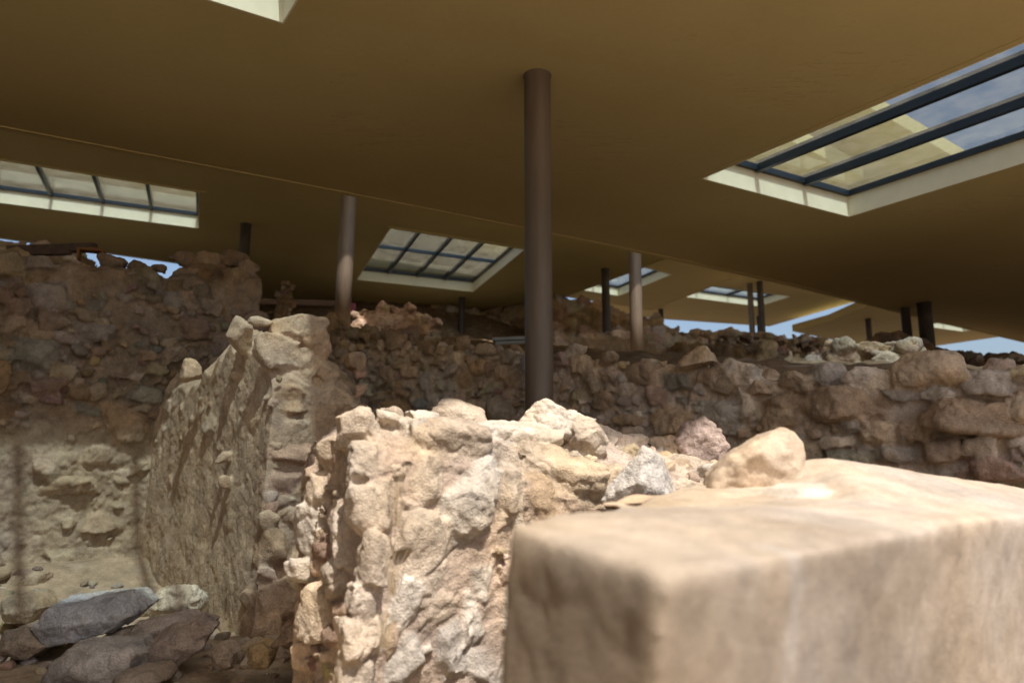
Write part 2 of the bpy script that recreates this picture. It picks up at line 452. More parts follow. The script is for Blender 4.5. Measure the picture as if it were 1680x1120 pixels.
canopy('far canopy against the open sky with two slim columns crossing its skylight',
       sc([(19.6, 9.5), (27.2, 9.9), (28.39, 17.5), (29.63, 22.12), (24.12, 23.77), (20.2, 24.3)], 7.8 / 7),
       HE, [dict(c=sc([(20.3, 18.5), (25.26, 17.78), (25.65, 19.61), (20.7, 20.3)], 7.8 / 7), n=3, m=2)])
canopy('rightmost distant canopy whose pointed left corner juts into the sky',
       [(28.2, 9.0), (29.39, 17.24), (30.96, 19.85), (31.61, 22.27), (37.2, 22.69), (41.81, 20.52), (41.74, 17.27), (41.3, 9.0)],
       HF, [dict(c=[(35.3, 16.2), (38.6, 15.7), (38.7, 17.6), (35.6, 18.0)], n=2)])

# ------------------------------------------------------------------ ground
XB = [-60, -9, -2.9, -2.2, 3.5, 7, 60]
YB = [-31, 3.8, 7.95, 9.4, 5.0, 2.3, -38]

def smooth(a, b, x):
    t = np.clip((x - a) / (b - a), 0, 1); return t * t * (3 - 2 * t)

def terrain(x, y):
    x = np.asarray(x, float); y = np.asarray(y, float)
    yb = np.interp(x, XB, YB)
    slope = np.interp(x, [-9, -5, -2.8, 2.5, 5, 9, 14, 20], [.205, .205, .198, .155, .140, .138, .135, .12])
    yc = np.minimum(y, 27)
    up = yc * slope + .8 * smooth(18, 27, y) * smooth(6, -1, x) * smooth(-14, -6, x)
    up = up - 1.0 * smooth(12.8, 15, y) * smooth(26, 24, y) * smooth(2.5, .5, x) * smooth(-6, -4, x)
    up = np.where(y > 27, up * (1 - smooth(30, 60, y)) + .6 * smooth(30, 60, y), up)
    up = up - .35 * np.exp(-np.maximum(y - yb, 0) / 1.3) * smooth(-3, 0, x)
    up = np.maximum(up, -.6)
    lo = -1.15 + 0 * x
    dl = (yb - y)          # rubble talus at the foot of the left wall
    lo = lo + .38 * np.exp(-np.maximum(dl - .2, 0) / .75) * smooth(-1.9, -3.3, x)
    bank = np.maximum(smooth(-6.4, -7.1, x + .2 * y) * 3.3, np.maximum(smooth(7.2, 8.2, x) * 2.2, smooth(-5.5, -6.5, y) * 3.2))  # unseen banks added beside and behind the camera to cut sky light
    lo = np.maximum(lo, -1.15 + bank)  # raises the added unseen banks out of the ground
    return lo + (up - lo) * smooth(.15, .5, y - yb) + EYE

def build_ground():
    xs = np.concatenate([[-600, -250, -110, -60, -40, -28, -20], np.arange(-14, 16.01, .11), [20, 28, 40, 60, 110, 250, 600]])
    ys = np.concatenate([[-600, -250, -110, -60, -30, -15, -8], np.arange(-5, 31, .11), [34, 40, 50, 60, 75, 110, 250, 600]])
    X, Y = np.meshgrid(xs, ys); X, Y = X.ravel(), Y.ravel()
    Z = terrain(X, Y); P = np.stack([X, Y, Z], 1)
    near = ((np.abs(X) < 17) & (Y < 32) & (Y > -6)).astype(float)
    upz = smooth(.3, .9, Y - np.interp(X, XB, YB))
    Z = Z + near * (.028 * fbm(P * 2.1, 4, 3) + (.02 + .06 * upz) * fbm(P * np.array([5, 5, 5.]), 4, 8, .6) + .10 * upz * fbm(P * .8, 3, 14) + .05 * upz * np.abs(fbm(P * 3.5, 4, 44)))
    P[:, 2] = Z
    nx, ny = len(xs), len(ys); i = np.arange(nx * ny).reshape(ny, nx)
    Fc = np.stack([i[:-1, :-1], i[:-1, 1:], i[1:, 1:], i[1:, :-1]], -1).reshape(-1, 4)
    me = mesh_np('ground', P, Fc)
    n1 = fbm(P * 1.3, 4, 20)[:, None]; n2 = fbm(P * 7, 4, 25)[:, None]
    base = np.array([.39, .30, .205])[None] * (1 - upz[:, None]) + np.array([.20, .14, .088])[None] * upz[:, None]
    set_color(me, np.clip(base * (1 + .3 * n1 + .25 * n2), .03, .7))
    tag(link('ground', me, M_STONE), kind='structure')
build_ground()

# ------------------------------------------------------------------ left wall (in the shade, lower half catching the skylight)
frame_d1 = (np.array([D1[0], D1[1], 0]), np.array([-D2[0], -D2[1], 0]), np.array([0., 0, 1]))
frame_d2 = (np.array([D2[0], D2[1], 0]), np.array([-D1[0], -D1[1], 0]), np.array([0., 0, 1]))

LO = np.array([-4.25, 7.0]) - D1 * 5.2           # left wall origin; s runs along D1
def left_top(s):
    return EYE + np.interp(s, [0, 4.6, 5.4, 6.2, 6.6, 6.98], [2.0, 2.03, 2.09, 2.09, 2.16, 2.18])
def core_line(O, T2, n2, svals, zb, zt, thick, wob=.03, seed=0):
    st = []
    for s in svals:
        p = np.array(O) + np.array(T2) * s
        a = p; b = p - np.array(n2) * thick
        z1 = zt(s) + rng.normal(0, wob); z0 = zb
        st.append([(a[0], a[1], z0), (a[0], a[1], z1 - .06), (a[0] - n2[0] * .08, a[1] - n2[1] * .08, z1), (b[0], b[1], z1), (b[0], b[1], z0)])
    return loft(st)

lw = []
lw += stones_px([(452 * 0 + 252, 528, 40, 26, 7.55, 'orange'), (207, 553, 35, 22, 7.4, 'orange'), (195, 520, 30, 40, 7.4, 'grey'), (205, 600, 34, 26, 7.4, 'orange'),
                 (152, 672, 75, 30, 7.2, 'dark', -.25), (78, 680, 50, 32, 7.0, 'brown'), (125, 685, 40, 34, 7.2, 'brown'), (178, 605, 28, 22, 7.4, 'tan'),
                 (90, 763, 62, 38, 7.0, 'tan'), (110, 797, 74, 26, 7.05, 'orange', -.05), (165, 745, 52, 34, 7.2, 'brown'), (150, 470, 70, 30, 7.3, 'brown'),
                 (310, 458, 60, 34, 7.8, 'tan'), (115, 465, 60, 40, 7.2, 'dark'), (175, 455, 40, 24, 7.3, 'brown'), (265, 545, 40, 26, 7.55, 'brown'),
                 (185, 432, 40, 26, 7.5, 'tan', .1), (229, 437, 30, 22, 7.6, 'brown'), (262, 440, 30, 18, 7.7, 'brown'), (305, 424, 34, 28, 7.9, 'brown'),
                 (345, 428, 50, 34, 8.0, 'tan'), (385, 424, 42, 34, 8.1, 'brown'), (412, 440, 30, 24, 8.05, 'tan'), (335, 452, 60, 40, 7.9, 'brown'),
                 (385, 455, 48, 34, 8.0, 'brown'), (410, 478, 40, 30, 8.0, 'tan'), (355, 480, 36, 26, 7.95, 'tan'), (395, 498, 44, 30, 8.0, 'brown'),
                 (45, 955, 60, 34, 6.6, 'tan'), (285, 985, 50, 44, 6.9, 'pale')], None, frame_d1)
fill_face(lw, LO, D1, -D2, 7.0, lambda s: EYE + .45, lambda s: left_top(s) - .03,
          [(.26, .36, 14), (.16, .26, 90), (.09, .16, 260), (.05, .09, 420)], 6,
          dict(tan=3, brown=3, grey=2.4, orange=1.6, pink=1.4, pale=.8, dark=.15), proud=.5)
fill_face(lw, LO, D1, -D2, 7.0, lambda s: EYE - 1.2, lambda s: EYE + .5, [(.2, .34, 10), (.10, .2, 26), (.05, .1, 40)], 4,
          dict(tan=3, pale=2, orange=1, brown=1), proud=.22, exclude=lambda s, z: rng.random() < (.75 if -0.75 < z - EYE < .22 else .2))
for k in range(26):      # loose crest
    s = rng.choice([rng.uniform(.3, 5.3), rng.uniform(6.3, 6.95)]); p = LO + D1 * s + D2 * rng.uniform(.05, .5); w = rng.uniform(.05, .13)
    lw.append(Stone((p[0], p[1], left_top(s) + w * .1), (w, w * .8, w * .65), rng.normal(0, .3), frame_d1, pick(dict(tan=2, brown=2, pale=.6))))
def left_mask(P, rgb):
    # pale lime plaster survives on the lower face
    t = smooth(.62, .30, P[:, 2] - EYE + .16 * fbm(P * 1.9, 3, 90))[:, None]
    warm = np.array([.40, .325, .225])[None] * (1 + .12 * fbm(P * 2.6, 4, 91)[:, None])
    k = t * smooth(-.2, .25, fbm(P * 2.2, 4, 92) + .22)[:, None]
    upper_shade = (.70 + .30 * smooth(.75, .35, P[:, 2] - EYE + .2 * fbm(P * 1.7, 3, 93)))[:, None]  # shade painted in: upper face of the wall darkened
    return rgb * upper_shade * (1 - .72 * k) + warm * .72 * k
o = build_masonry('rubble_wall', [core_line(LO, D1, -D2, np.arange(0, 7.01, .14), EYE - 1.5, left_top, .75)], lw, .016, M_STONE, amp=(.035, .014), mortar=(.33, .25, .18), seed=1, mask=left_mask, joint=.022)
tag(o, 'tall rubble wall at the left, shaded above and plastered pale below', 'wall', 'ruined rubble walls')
print('left wall', time.time() - T0)

# ------------------------------------------------------------------ spur wall
SJ = np.array([-3.68, 7.6])                       # joint with the left wall, s runs towards the camera along -D2
SROT = math.atan2(.42, 2.75)
S1 = D2 * math.cos(SROT) - D1 * math.sin(SROT)     # back along the spur
S2 = D1 * math.cos(SROT) + D2 * math.sin(SROT)     # across it
SL = 2.78
def spur_top(s):
    return EYE + np.interp(s, [0, .55, .85, 1.0, 1.2, 1.55, 1.9, 2.2, 2.45, 2.65, 2.78], [.93, .97, 1.0, .88, .95, 1.12, 1.19, 1.17, 1.10, .98, .78])
st = []
for s in np.linspace(0, SL + .03, 36):
    p = SJ - S1 * s; b = p + S2 * .80
    z1 = spur_top(s) + rng.normal(0, .03)
    bt = b - S2 * .10
    st.append([(p[0] - S2[0] * .07, p[1] - S2[1] * .07, EYE - 1.5), (p[0], p[1], z1 - .16), (p[0] + S2[0] * .12, p[1] + S2[1] * .12, z1),
               (bt[0], bt[1], z1 - .02 - .12 * (s > 2.0)), (b[0], b[1], z1 - .22), (b[0], b[1], EYE - 1.5)])
frame_s = (np.array([S2[0], S2[1], 0]), np.array([-S1[0], -S1[1], 0]), np.array([0., 0, 1]))
sp = stones_px([(428, 527, 34, 16, None, 'white'), (486, 540, 90, 50, None, 'pale'), (519, 565, 60, 60, None, 'tan', .7), (451, 575, 60, 60, None, 'pale'), (481, 590, 70, 45, None, 'pale'),
                (491, 612, 60, 44, None, 'pale'), (534, 612, 62, 40, None, 'pale', -.3), (481, 645, 70, 32, None, 'tan'), (544, 650, 76, 38, None, 'pale'),
                (488, 672, 66, 26, None, 'tan'), (539, 672, 70, 30, None, 'tan'), (481, 708, 64, 40, None, 'pale', .06), (524, 703, 56, 40, None, 'tan', .1),
                (494, 745, 82, 36, None, 'pink'), (539, 735, 44, 50, None, 'tan'), (466, 790, 56, 44, None, 'pink'), (509, 800, 50, 40, None, 'tan'),
                (481, 842, 52, 26, None, 'tan'), (514, 860, 70, 50, None, 'tan'), (456, 900, 60, 60, None, 'tan'), (499, 930, 70, 80, None, 'tan'), (466, 985, 90, 70, None, 'tan'),
                (509, 1010, 60, 60, None, 'orange'), (441, 1030, 50, 46, None, 'tan'), (318, 604, 34, 40, 6.35, 'pale', .2), 
                (370, 790, 20, 20, 5.92, 'orange'), (368, 750, 20, 24, 5.97, 'tan'), (395, 545, 40, 50, 5.82, 'pale')], lambda u: 5.53 + (u - 438) / 156 * .54, frame_s, .75, .34)
fill_face(sp, SJ - S1 * (SL + .035), S2, -S1, .74, lambda s: EYE - 1.2, lambda s: EYE + .9, [(.14, .22, 14), (.07, .14, 60), (.04, .07, 80)], 6, dict(tan=3, brown=1, pink=1.5, pale=2), proud=.5)
EO = SJ
fill_face(sp, EO, -S1, -S2, SL - .05, lambda s: EYE - .2, lambda s: spur_top(s) - .26, [(.12, .24, 14), (.05, .10, 40)], 3, dict(tan=2, pale=2, grey=1.5, brown=1), proud=.12)
def spur_mask(P, rgb):
    s = -((P[:, :2] - SJ) @ S1); w = ((P[:, :2] - SJ) @ S2)
    k = (smooth(.16, .02, w) * smooth(SL - .02, SL - .3, s))[:, None]
    c = np.array([.47, .385, .285])[None] * (1 + .32 * fbm(P * np.array([9, 9, 2.2]), 4, 95)[:, None])
    return (rgb * (1 - .6 * k) + c * .6 * k) * np.array([1.06, .99, .91])[None]
o = build_masonry('spur_wall', [loft(st)], sp, .011, M_STONE, amp=(.022, .0085), mortar=(.42, .34, .26), seed=2, streak=((3.6, 3.6, 1.6), .016), mask=spur_mask, joint=.006, calm=lambda P: 1 - .5 * smooth(.16, .02, (P[:, :2] - SJ) @ S2))
tag(o, 'broken spur wall with ragged rounded top projecting from the tall left wall', 'wall', 'ruined rubble walls')
print('spur', time.time() - T0)

# ------------------------------------------------------------------ sunlit foreground wall
WO = np.array([-.50, 2.62])
def lit_front(s): return EYE + np.interp(s, [0, .25, .5, 1.0, 1.6, 2.4, 4.2], [.16, .15, .13, -.03, -.10, -.14, -.2])
def lit_back(s): return EYE - .03 + np.interp(s, [0, .36, .67, 1.02, 1.36, 1.66, 2.12, 2.65, 3.3, 4.2], [.24, .28, .29, .31, .33, .21, .19, .13, .10, -.05])
st = []
for s in np.arange(0, 4.21, .1):
    p = WO + D1 * s; b = p + D2 * .62; bw = b + D2 * .12
    zf, zk = lit_front(s) + .0, lit_back(s) + .0 + rng.normal(0, .012)
    m = (p + b) / 2
    e = .08 if s < .05 else 0
    st.append([(p[0] + D2[0] * .01, p[1] + D2[1] * .01, EYE - 1.5), (p[0] - D2[0] * .005, p[1] - D2[1] * .005, zf - .10 - e), (p[0] + D2[0] * .09, p[1] + D2[1] * .12, zf - e),
               (m[0], m[1], (zf + zk) / 2 + .02 - e), (b[0], b[1], zk - e), (bw[0], bw[1], zk - .2), (bw[0], bw[1], EYE - 1.5)])
Y_ = lambda a: a
li = stones_px([(592, 700, 70, 74, 2.78, 'pale', .1), (604, 760, 66, 80, 2.68, 'pale', .1), (612, 835, 58, 90, 2.62, 'pale', .05), (620, 920, 50, 80, 2.58, 'pale'),
                (598, 985, 56, 60, 2.58, 'pale'), (590, 1050, 60, 80, 2.58, 'apricot'), (592, 1110, 64, 60, 2.58, 'pale'),
                (541, 742, 46, 48, 2.98, 'pale'), (512, 866, 36, 84, 3.02, 'white', .12), (510, 935, 54, 36, 3.02, 'white'), (572, 885, 38, 80, 2.80, 'pale'), (562, 950, 44, 60, 2.82, 'pale'),
                (535, 1010, 46, 90, 2.9, 'pale'), (527, 800, 36, 60, 3.0, 'pale'), (655, 688, 62, 28, 2.92, 'white', -.15), (690, 712, 34, 48, 2.84, 'ash'),
                (752, 724, 112, 86, 2.88, 'apricot', -.18), (703, 787, 74, 62, 2.76, 'pale', -.1), (777, 820, 96, 100, 2.84, 'white', .2), (700, 870, 84, 70, 2.72, 'pale'),
                (706, 905, 98, 120, 2.76, 'pale', .1), (782, 938, 58, 92, 2.9, 'ash', .1), (668, 990, 36, 90, 2.72, 'white', -.15), (718, 1004, 54, 74, 2.8, 'apricot', -.1), (777, 1022, 58, 92, 2.9, 'white', -.2),
                (662, 1082, 60, 70, 2.72, 'ash'), (742, 1078, 66, 72, 2.82, 'ash'), (800, 1102, 76, 64, 2.92, 'white'), (838, 805, 70, 90, 2.98, 'pale'),
                (832, 770, 100, 80, 3.0, 'apricot', -.2), (884, 812, 74, 72, 3.05, 'tan'), (947, 796, 100, 92, 3.18, 'pale'), (1010, 800, 60, 60, 3.28, 'pale'), (900, 760, 120, 60, 3.2, 'pale', .1),
                (769, 680, 84, 44, 3.32, 'pale', -.1), (922, 692, 118, 62, 3.5, 'white', -.1), (970, 715, 80, 60, 3.5, 'pale', -.5), (850, 712, 150, 48, 3.3, 'white'), (700, 686, 60, 30, 3.1, 'white'),
                (640, 680, 40, 30, 3.1, 'pale'), (640, 1030, 26, 60, 2.68, 'tan'),
                (850, 880, 50, 80, 3.0, 'white'), (840, 1010, 50, 90, 2.98, 'ash'), (985, 716, 76, 40, 4.0, 'pale'), (1042, 724, 90, 30, 4.15, 'pale', .1), (1092, 730, 60, 28, 4.3, 'tan'), (1208, 752, 54, 30, 4.55, 'pale'),
                (1000, 772, 60, 40, 3.6, 'pale'), (1112, 772, 60, 30, 3.95, 'tan', .1), (1140, 806, 80, 40, 3.4, 'pale', -.1), (1135, 758, 60, 24, 4.1, 'pale'), (1175, 776, 50, 26, 3.9, 'ash'),
                (960, 745, 60, 30, 3.75, 'white', -.2), (1090, 800, 40, 30, 3.5, 'pale')], None, frame_d1, .8, .5)
fill_face(li, WO, D1, -D2, 3.0, lambda s: EYE - 1.3, lambda s: lit_front(s) - .04, [(.10, .16, 14), (.05, .1, 60), (.025, .05, 90)], 5, dict(tan=2, pale=3, white=1.2, apricot=1, ash=1.2), proud=.28)
fill_face(li, WO + D2 * .7, -D2, -D1, .7, lambda s: EYE - 1.3, lambda s: EYE + .1, [(.09, .15, 8), (.04, .09, 30), (.02, .04, 30)], 5, dict(tan=2, pale=2, white=1, brown=1), proud=.35)
for k in range(260):      # crumbs bedded in the top
    s = rng.uniform(.1, 3.2); t = rng.uniform(.08, .6); p = WO + D1 * s + D2 * t; w = min(.012 + rng.exponential(.012), .06)
    z = lerp(lit_front(s), lit_back(s), t / .62) - .01
    li.append(Stone((p[0], p[1], z), (w, w * .9, w * .7), rng.normal(0, .5), frame_d1, pick(dict(pale=2, tan=1.5, white=.7))))
o = build_masonry('low_wall', [loft(st)], li, .0072, M_STONE, amp=(.012, .0085), mortar=(.44, .35, .28), seed=3, joint=.013)
tag(o, 'low sunlit wall of pale stones in mortar, nearest behind the smooth block', 'wall', 'ruined rubble walls')
print('lit', time.time() - T0)

# ------------------------------------------------------------------ wall across the middle
MA, MB_ = np.array([-3.0, 10.02]), np.array([5.2, 3.69])
MT = (MB_ - MA) / np.linalg.norm(MB_ - MA); MN = np.array([MT[1], -MT[0]])
if MN[1] > 0: MN = -MN
frame_m = (np.array([MT[0], MT[1], 0]), np.array([MN[0], MN[1], 0]), np.array([0., 0, 1]))
ML = np.linalg.norm(MB_ - MA)
def ymid(u):
    k = (u - 840) / (F * CP) * 1.0
    # plan ray x = k*y (height effect is small)
    t = (k * MA[1] - MA[0]) / (MT[0] - k * MT[1]); return MA[1] + MT[1] * t
UM = [430, 560, 640, 760, 900, 1000, 1100, 1200, 1290, 1400, 1500, 1600, 1680, 1800]
VM = [540, 556, 566, 566, 574, 584, 590, 598, 618, 606, 606, 612, 600, 600]
SM, HM = [], []
for u, v in zip(UM, VM):
    y = ymid(u); p = at(u, v, y); SM.append((p[:2] - MA) @ MT); HM.append(p[2])
def mid_top(s): return np.interp(s, SM, HM)
st = []
for s in np.arange(0, ML + .01, .1):
    p = MA + MT * s; b = p - MN * .8; z1 = mid_top(s) - .03 + rng.normal(0, .02)
    st.append([(p[0], p[1], EYE - 1.5), (p[0], p[1], z1 - .08), (p[0] - MN[0] * .1, p[1] - MN[1] * .1, z1), (b[0], b[1], z1 + .02), (b[0], b[1], EYE - 1.5)])
mw = stones_px([(1523, 612, 116, 68, None, 'tan', 0), (1421, 625, 80, 50, None, 'pale', -.1), (1355, 615, 48, 46, None, 'grey', .3), (1308, 627, 64, 30, None, 'tan', -.1), (1363, 667, 112, 56, None, 'brown', -.1),
                (1586, 686, 148, 60, None, 'brown', -.12), (1617, 628, 80, 40, None, 'grey'), (1444, 712, 56, 44, None, 'tan'), (1400, 690, 48, 42, None, 'grey'), (1279, 662, 54, 32, None, 'brown', .3),
                (1277, 688, 64, 30, None, 'brown'), (1261, 706, 60, 22, None, 'brown'), (1502, 707, 56, 50, None, 'brown'), (1528, 648, 66, 22, None, 'grey', .1), (1476, 648, 40, 26, None, 'grey'),
                (1672, 672, 40, 40, None, 'tan'), (1368, 727, 58, 18, None, 'pale'), (1055, 612, 48, 40, None, 'brown'), (1109, 626, 42, 29, None, 'dark', .06), (1097, 690, 62, 42, None, 'orange'), (1180, 682, 66, 50, None, 'grey', -.3),
                (1025, 687, 40, 18, None, 'orange', -.15), (997, 587, 34, 26, None, 'brown'), (1137, 590, 66, 28, None, 'tan', .1), (1205, 606, 66, 38, None, 'pale', -.2), (1160, 618, 42, 30, None, 'brown'), (1192, 634, 60, 36, None, 'tan'),
                (1270, 655 + 28, 46, 30, None, 'tan'), (1075, 648, 36, 34, None, 'red'), (967, 622, 36, 40, None, 'tan'), (1000, 614, 40, 26, None, 'pink'), (1225, 668, 30, 42, None, 'pale'), (950, 600, 40, 36, None, 'tan'), (985, 655, 40, 30, None, 'brown'),
                (1545, 740, 60, 40, None, 'brown'), (1630, 770, 60, 40, None, 'red'), (1470, 745, 50, 30, None, 'grey'), (1610, 735, 50, 26, None, 'tan'),
                (648, 558, 42, 30, None, 'brown'), (758, 560, 26, 20, None, 'tan'), (700, 575, 30, 22, None, 'brown'), (795, 572, 34, 18, None, 'tan'), (660, 578, 16, 16, None, 'tan'), (646, 578, 14, 14, None, 'tan'),
                (590, 612, 36, 28, None, 'grey'), (700, 630, 20, 44, None, 'grey'), (762, 620, 28, 26, None, 'orange'), (820, 610, 26, 30, None, 'tan')], ymid, frame_m, .7)
fill_face(mw, MA, MT, MN, ML, lambda s: EYE - .6, lambda s: mid_top(s) - .02, [(.22, .34, 16), (.15, .22, 110), (.09, .15, 260), (.055, .09, 320)], 5,
          dict(tan=3.4, brown=1.2, grey=1.4, orange=.7, pink=2.0, pale=2.6), proud=.42)
for k in range(60):
    s = rng.uniform(0, ML - .2); p = MA + MT * s - MN * rng.uniform(.05, .75); w = rng.uniform(.04, .13)
    mw.append(Stone((p[0], p[1], mid_top(s) - .01 + w * .15), (w, w * .8, w * .6), rng.normal(0, .3), frame_m, pick(dict(tan=2, brown=1.5, pale=1.5, grey=.5))))
o = build_masonry('long_wall', [loft(st)], mw, .0145, M_STONE, amp=(.03, .012), mortar=(.43, .34, .26), seed=4, joint=.020, mask=lambda P, c: c * np.array([1.16, 1.19, 1.19])[None])
tag(o, 'long rubble wall crossing behind the foreground column, with a dark oval cobble set in it', 'wall', 'ruined rubble walls')
print('mid', time.time() - T0)

# ------------------------------------------------------------------ smooth block in front
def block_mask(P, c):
    c = c * (1 + .22 * smooth(-.17, -.10, P[:, 2] - EYE + .03 * fbm(P * 5, 3, 97))[:, None])  # top painted lighter than the front, sunlight put into the colour
    t = (P[:, 0] - .185) * .71 + (P[:, 1] - .945) * .70           # grey mortar seam down the lit face
    n = (P[:, 0] - .185) * .70 - (P[:, 1] - .945) * .71
    wob = .05 * fbm(P * 7, 4, 98) + .10 * (P[:, 2] - EYE + .12)
    k = (smooth(.030, .008, np.abs(t - .36 - wob)) * smooth(-.10, -.04, n) * smooth(-.1, .25, fbm(P * 14, 3, 99) + .25))[:, None]
    return c * (1 - .7 * k) + np.array([.34, .31, .28])[None] * .7 * k

def build_block():
    plan = [(-.003, 1.25), (.185, .945), (.62, 1.36), (1.05, 1.78), (1.60, 2.28), (2.6, 3.2), (3.6, 4.0), (2.6, 3.75), (1.85, 3.25), (1.15, 2.95), (.74, 2.72), (.30, 2.12)]
    tops = [-.079, -.119, -.112, -.105, -.108, -.12, -.2, -.15, -.03, .045, .0, -.085]
    V = [(x - .10, y + .10, EYE - 1.3) for x, y in plan] + [(x, y, EYE + h) for (x, y), h in zip(plan, tops)]
    n = len(plan); Fc = [tuple(range(n)), ]
    V.append((.95, 2.0, EYE - .07)); V.append((1.05, 2.5, EYE + .065)); V.append((1.75, 2.8, EYE - .03))
    cb, cm, cr = 2 * n, 2 * n + 1, 2 * n + 2
    t = lambda i: n + i % n
    for i in range(n): Fc.append((i, (i + 1) % n, n + (i + 1) % n, n + i))
    for a, b, c in [(0, 1, cb), (1, 2, cb), (2, 3, cb), (3, 4, cb)]: Fc.append((t(a), t(b), c))
    Fc += [(t(4), cm, cb), (t(4), cr, cm), (t(4), t(5), cr), (t(5), t(6), cr), (t(6), t(7), cr), (t(7), t(8), cr), (t(8), cm, cr), (t(8), t(9), cm), (t(9), t(10), cm), (t(10), cb, cm), (t(10), t(11), cb), (t(11), t(0), cb)]
    fr = frame_d1
    stn = stones_px([(1330, 805, 130, 24, 2.25, 'ash', 0), (1050, 822, 70, 14, 2.3, 'tan'), (1010, 827, 40, 14, 2.15, 'tan')], None, fr, .9)
    for s_ in stn: s_.C = s_.C * .6 + .92 * .4
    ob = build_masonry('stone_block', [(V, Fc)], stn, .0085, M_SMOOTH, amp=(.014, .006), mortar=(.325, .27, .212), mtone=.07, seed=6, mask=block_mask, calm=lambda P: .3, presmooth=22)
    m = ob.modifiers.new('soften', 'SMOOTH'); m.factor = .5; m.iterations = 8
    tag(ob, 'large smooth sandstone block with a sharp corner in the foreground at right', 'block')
build_block()

# ------------------------------------------------------------------ single rocks
def rock(label, u, v, w, h, y, color, tilt=0.0, depth=.8, name='rock', mat=None, cat='rock', group=None, amp=.05, planes=14, sub=ICO6_V, lift=0, seed=[100]):
    seed[0] += 1; sd = seed[0]
    W, H = px2m(w, y) / 2, px2m(h, y) / 2; c = at(u, v, y); c[2] += lift
    st = Stone(np.zeros(3), (W * 1.12, W * depth, H * 1.14), tilt, frame_d1 if depth < 5 else None, PAL[color] if isinstance(color, str) else color, planes=planes)
    B = sub
    g = (B @ st.N.T) / st.C; g = np.maximum(g, .8)
    r = (g ** 14).sum(1) ** (-1 / 14.)                       # softened polyhedron
    q = B * 2.2 + sd * 3.1
    r = r * (1 + amp * 1.6 * fbm(q, 3, sd) + amp * fbm(q * 4, 4, sd + 1, .62) - amp * .7 * np.clip(.14 - np.abs(fbm(q * 2, 3, sd + 3)), 0, 1) / .14)
    V = (B * r[:, None] * st.size) @ st.R
    me = mesh_np(name, V, ICO6_F)
    P = V + c
    n = fbm(P * 9, 4, sd)[:, None]; n2 = fbm(P * 30, 3, sd)[:, None]
    set_color(me, np.clip(st.color[None] * (1 + .28 * n + .18 * n2), .02, .75))
    ob = link(name, me, mat or M_STONE); ob.location = c
    tag(ob, label, cat, group)
    return ob


def hull_rock(label, poly, y, depth, color, voxel=.012, shrink=.7, back=(0, 0), bulge=.35, name='rock', cat='rock', group=None, mat=None, amp=(.018, .007), extra=(), sd=[40]):
    """angular rock: the outline seen in the photograph at distance y, carried back by its own depth and closed as a hull."""
    sd[0] += 1
    pts = [np.array(at(u, v, y + (e[0] if e else 0))) for u, v, *e in poly]
    c = np.mean(pts, axis=0); P = []
    for p in pts:
        P.append(p + rng.normal(0, .004, 3))
        P.append(c + (p - c) * shrink + np.array([back[0], depth, back[1]]) + rng.normal(0, .012, 3))
        P.append(c + (p - c) * 1.02 + np.array([back[0] * .5, depth * .5, back[1] * .5]) + rng.normal(0, .008, 3))
    P.append(c + (pts[0] - c) * .3 + np.array([0, -depth * bulge * .5, 0])); P.append(c + (pts[len(pts) // 2] - c) * .3 + np.array([0, -depth * bulge * .4, 0]))
    for u, v, yy in extra: P.append(at(u, v, yy))
    bm = bmesh.new()
    for p in P: bm.verts.new(p - c)
    r = bmesh.ops.convex_hull(bm, input=list(bm.verts))
    bmesh.ops.delete(bm, geom=[v for v in bm.verts if not v.link_faces], context='VERTS')
    bm.verts.index_update(); V = np.array([v.co[:] for v in bm.verts]); Fc = [tuple(v.index for v in f.verts) for f in bm.faces]; bm.free()
    col = PAL[color] if isinstance(color, str) else color
    ob = build_masonry(name, [(V, Fc)], [], voxel, mat or M_STONE, amp=amp, mortar=col, mtone=.2, seed=sd[0])
    ob.location = c
    return tag(ob, label, cat, group)

G1 = 'loose rocks lying on the foreground wall'
hull_rock('pointed white and grey rock standing on the front edge of the sunlit wall', [(983, 822), (1000, 790), (1055, 728), (1078, 752), (1098, 815), (1060, 845)], 3.22, .22, (.50, .46, .41), .008, .55, (.12, -.02), group=G1, extra=[(1050, 790, 3.14)])
hull_rock('rough pinkish rock on the back edge of the sunlit wall', [(1112, 722), (1130, 695), (1155, 685), (1182, 700), (1200, 732), (1185, 756), (1118, 756)], 4.28, .22, (.44, .33, .27), .01, .7, group=G1, amp=(.02, .015))
hull_rock('big smooth tan boulder resting at the back of the foreground block', [(1160, 812), (1166, 778), (1200, 742), (1262, 707), (1300, 703), (1322, 730), (1336, 800), (1250, 822)], 2.42, .36, (.42, .33, .24), .009, .8, (.06, .0), bulge=.12, name='boulder', cat='boulder', group=G1, mat=M_SMOOTH, amp=(.012, .006), extra=[(1245, 742, 2.36), (1290, 745, 2.38)])
G2 = 'fallen rocks heaped below the left wall'
hull_rock('flat bluish grey slab with a pale upper face on top of the rubble heap', [(48, 1032), (75, 1000), (180, 985), (203, 1018), (170, 1042), (75, 1062)], 4.8, .45, (.40, .385, .365), .010, .8, (.05, .06), .2, group=G2, amp=(.018, .011))
hull_rock('long reddish brown slab leaning diagonally on the rubble heap', [(216, 1092), (235, 1072), (320, 1018), (348, 1035), (338, 1060), (268, 1108), (222, 1108)], 4.5, .28, (.36, .28, .225), .012, .85, (-.04, .05), .25, group=G2, amp=(.018, .011))
hull_rock('pale grey knobbly rock at the bottom edge, in front of the bluish slab', [(60, 1125), (100, 1080), (112, 1062), (160, 1072), (205, 1062), (220, 1078), (190, 1135)], 4.3, .4, (.44, .40, .35), .014, .75, group=G2, amp=(.03, .014))
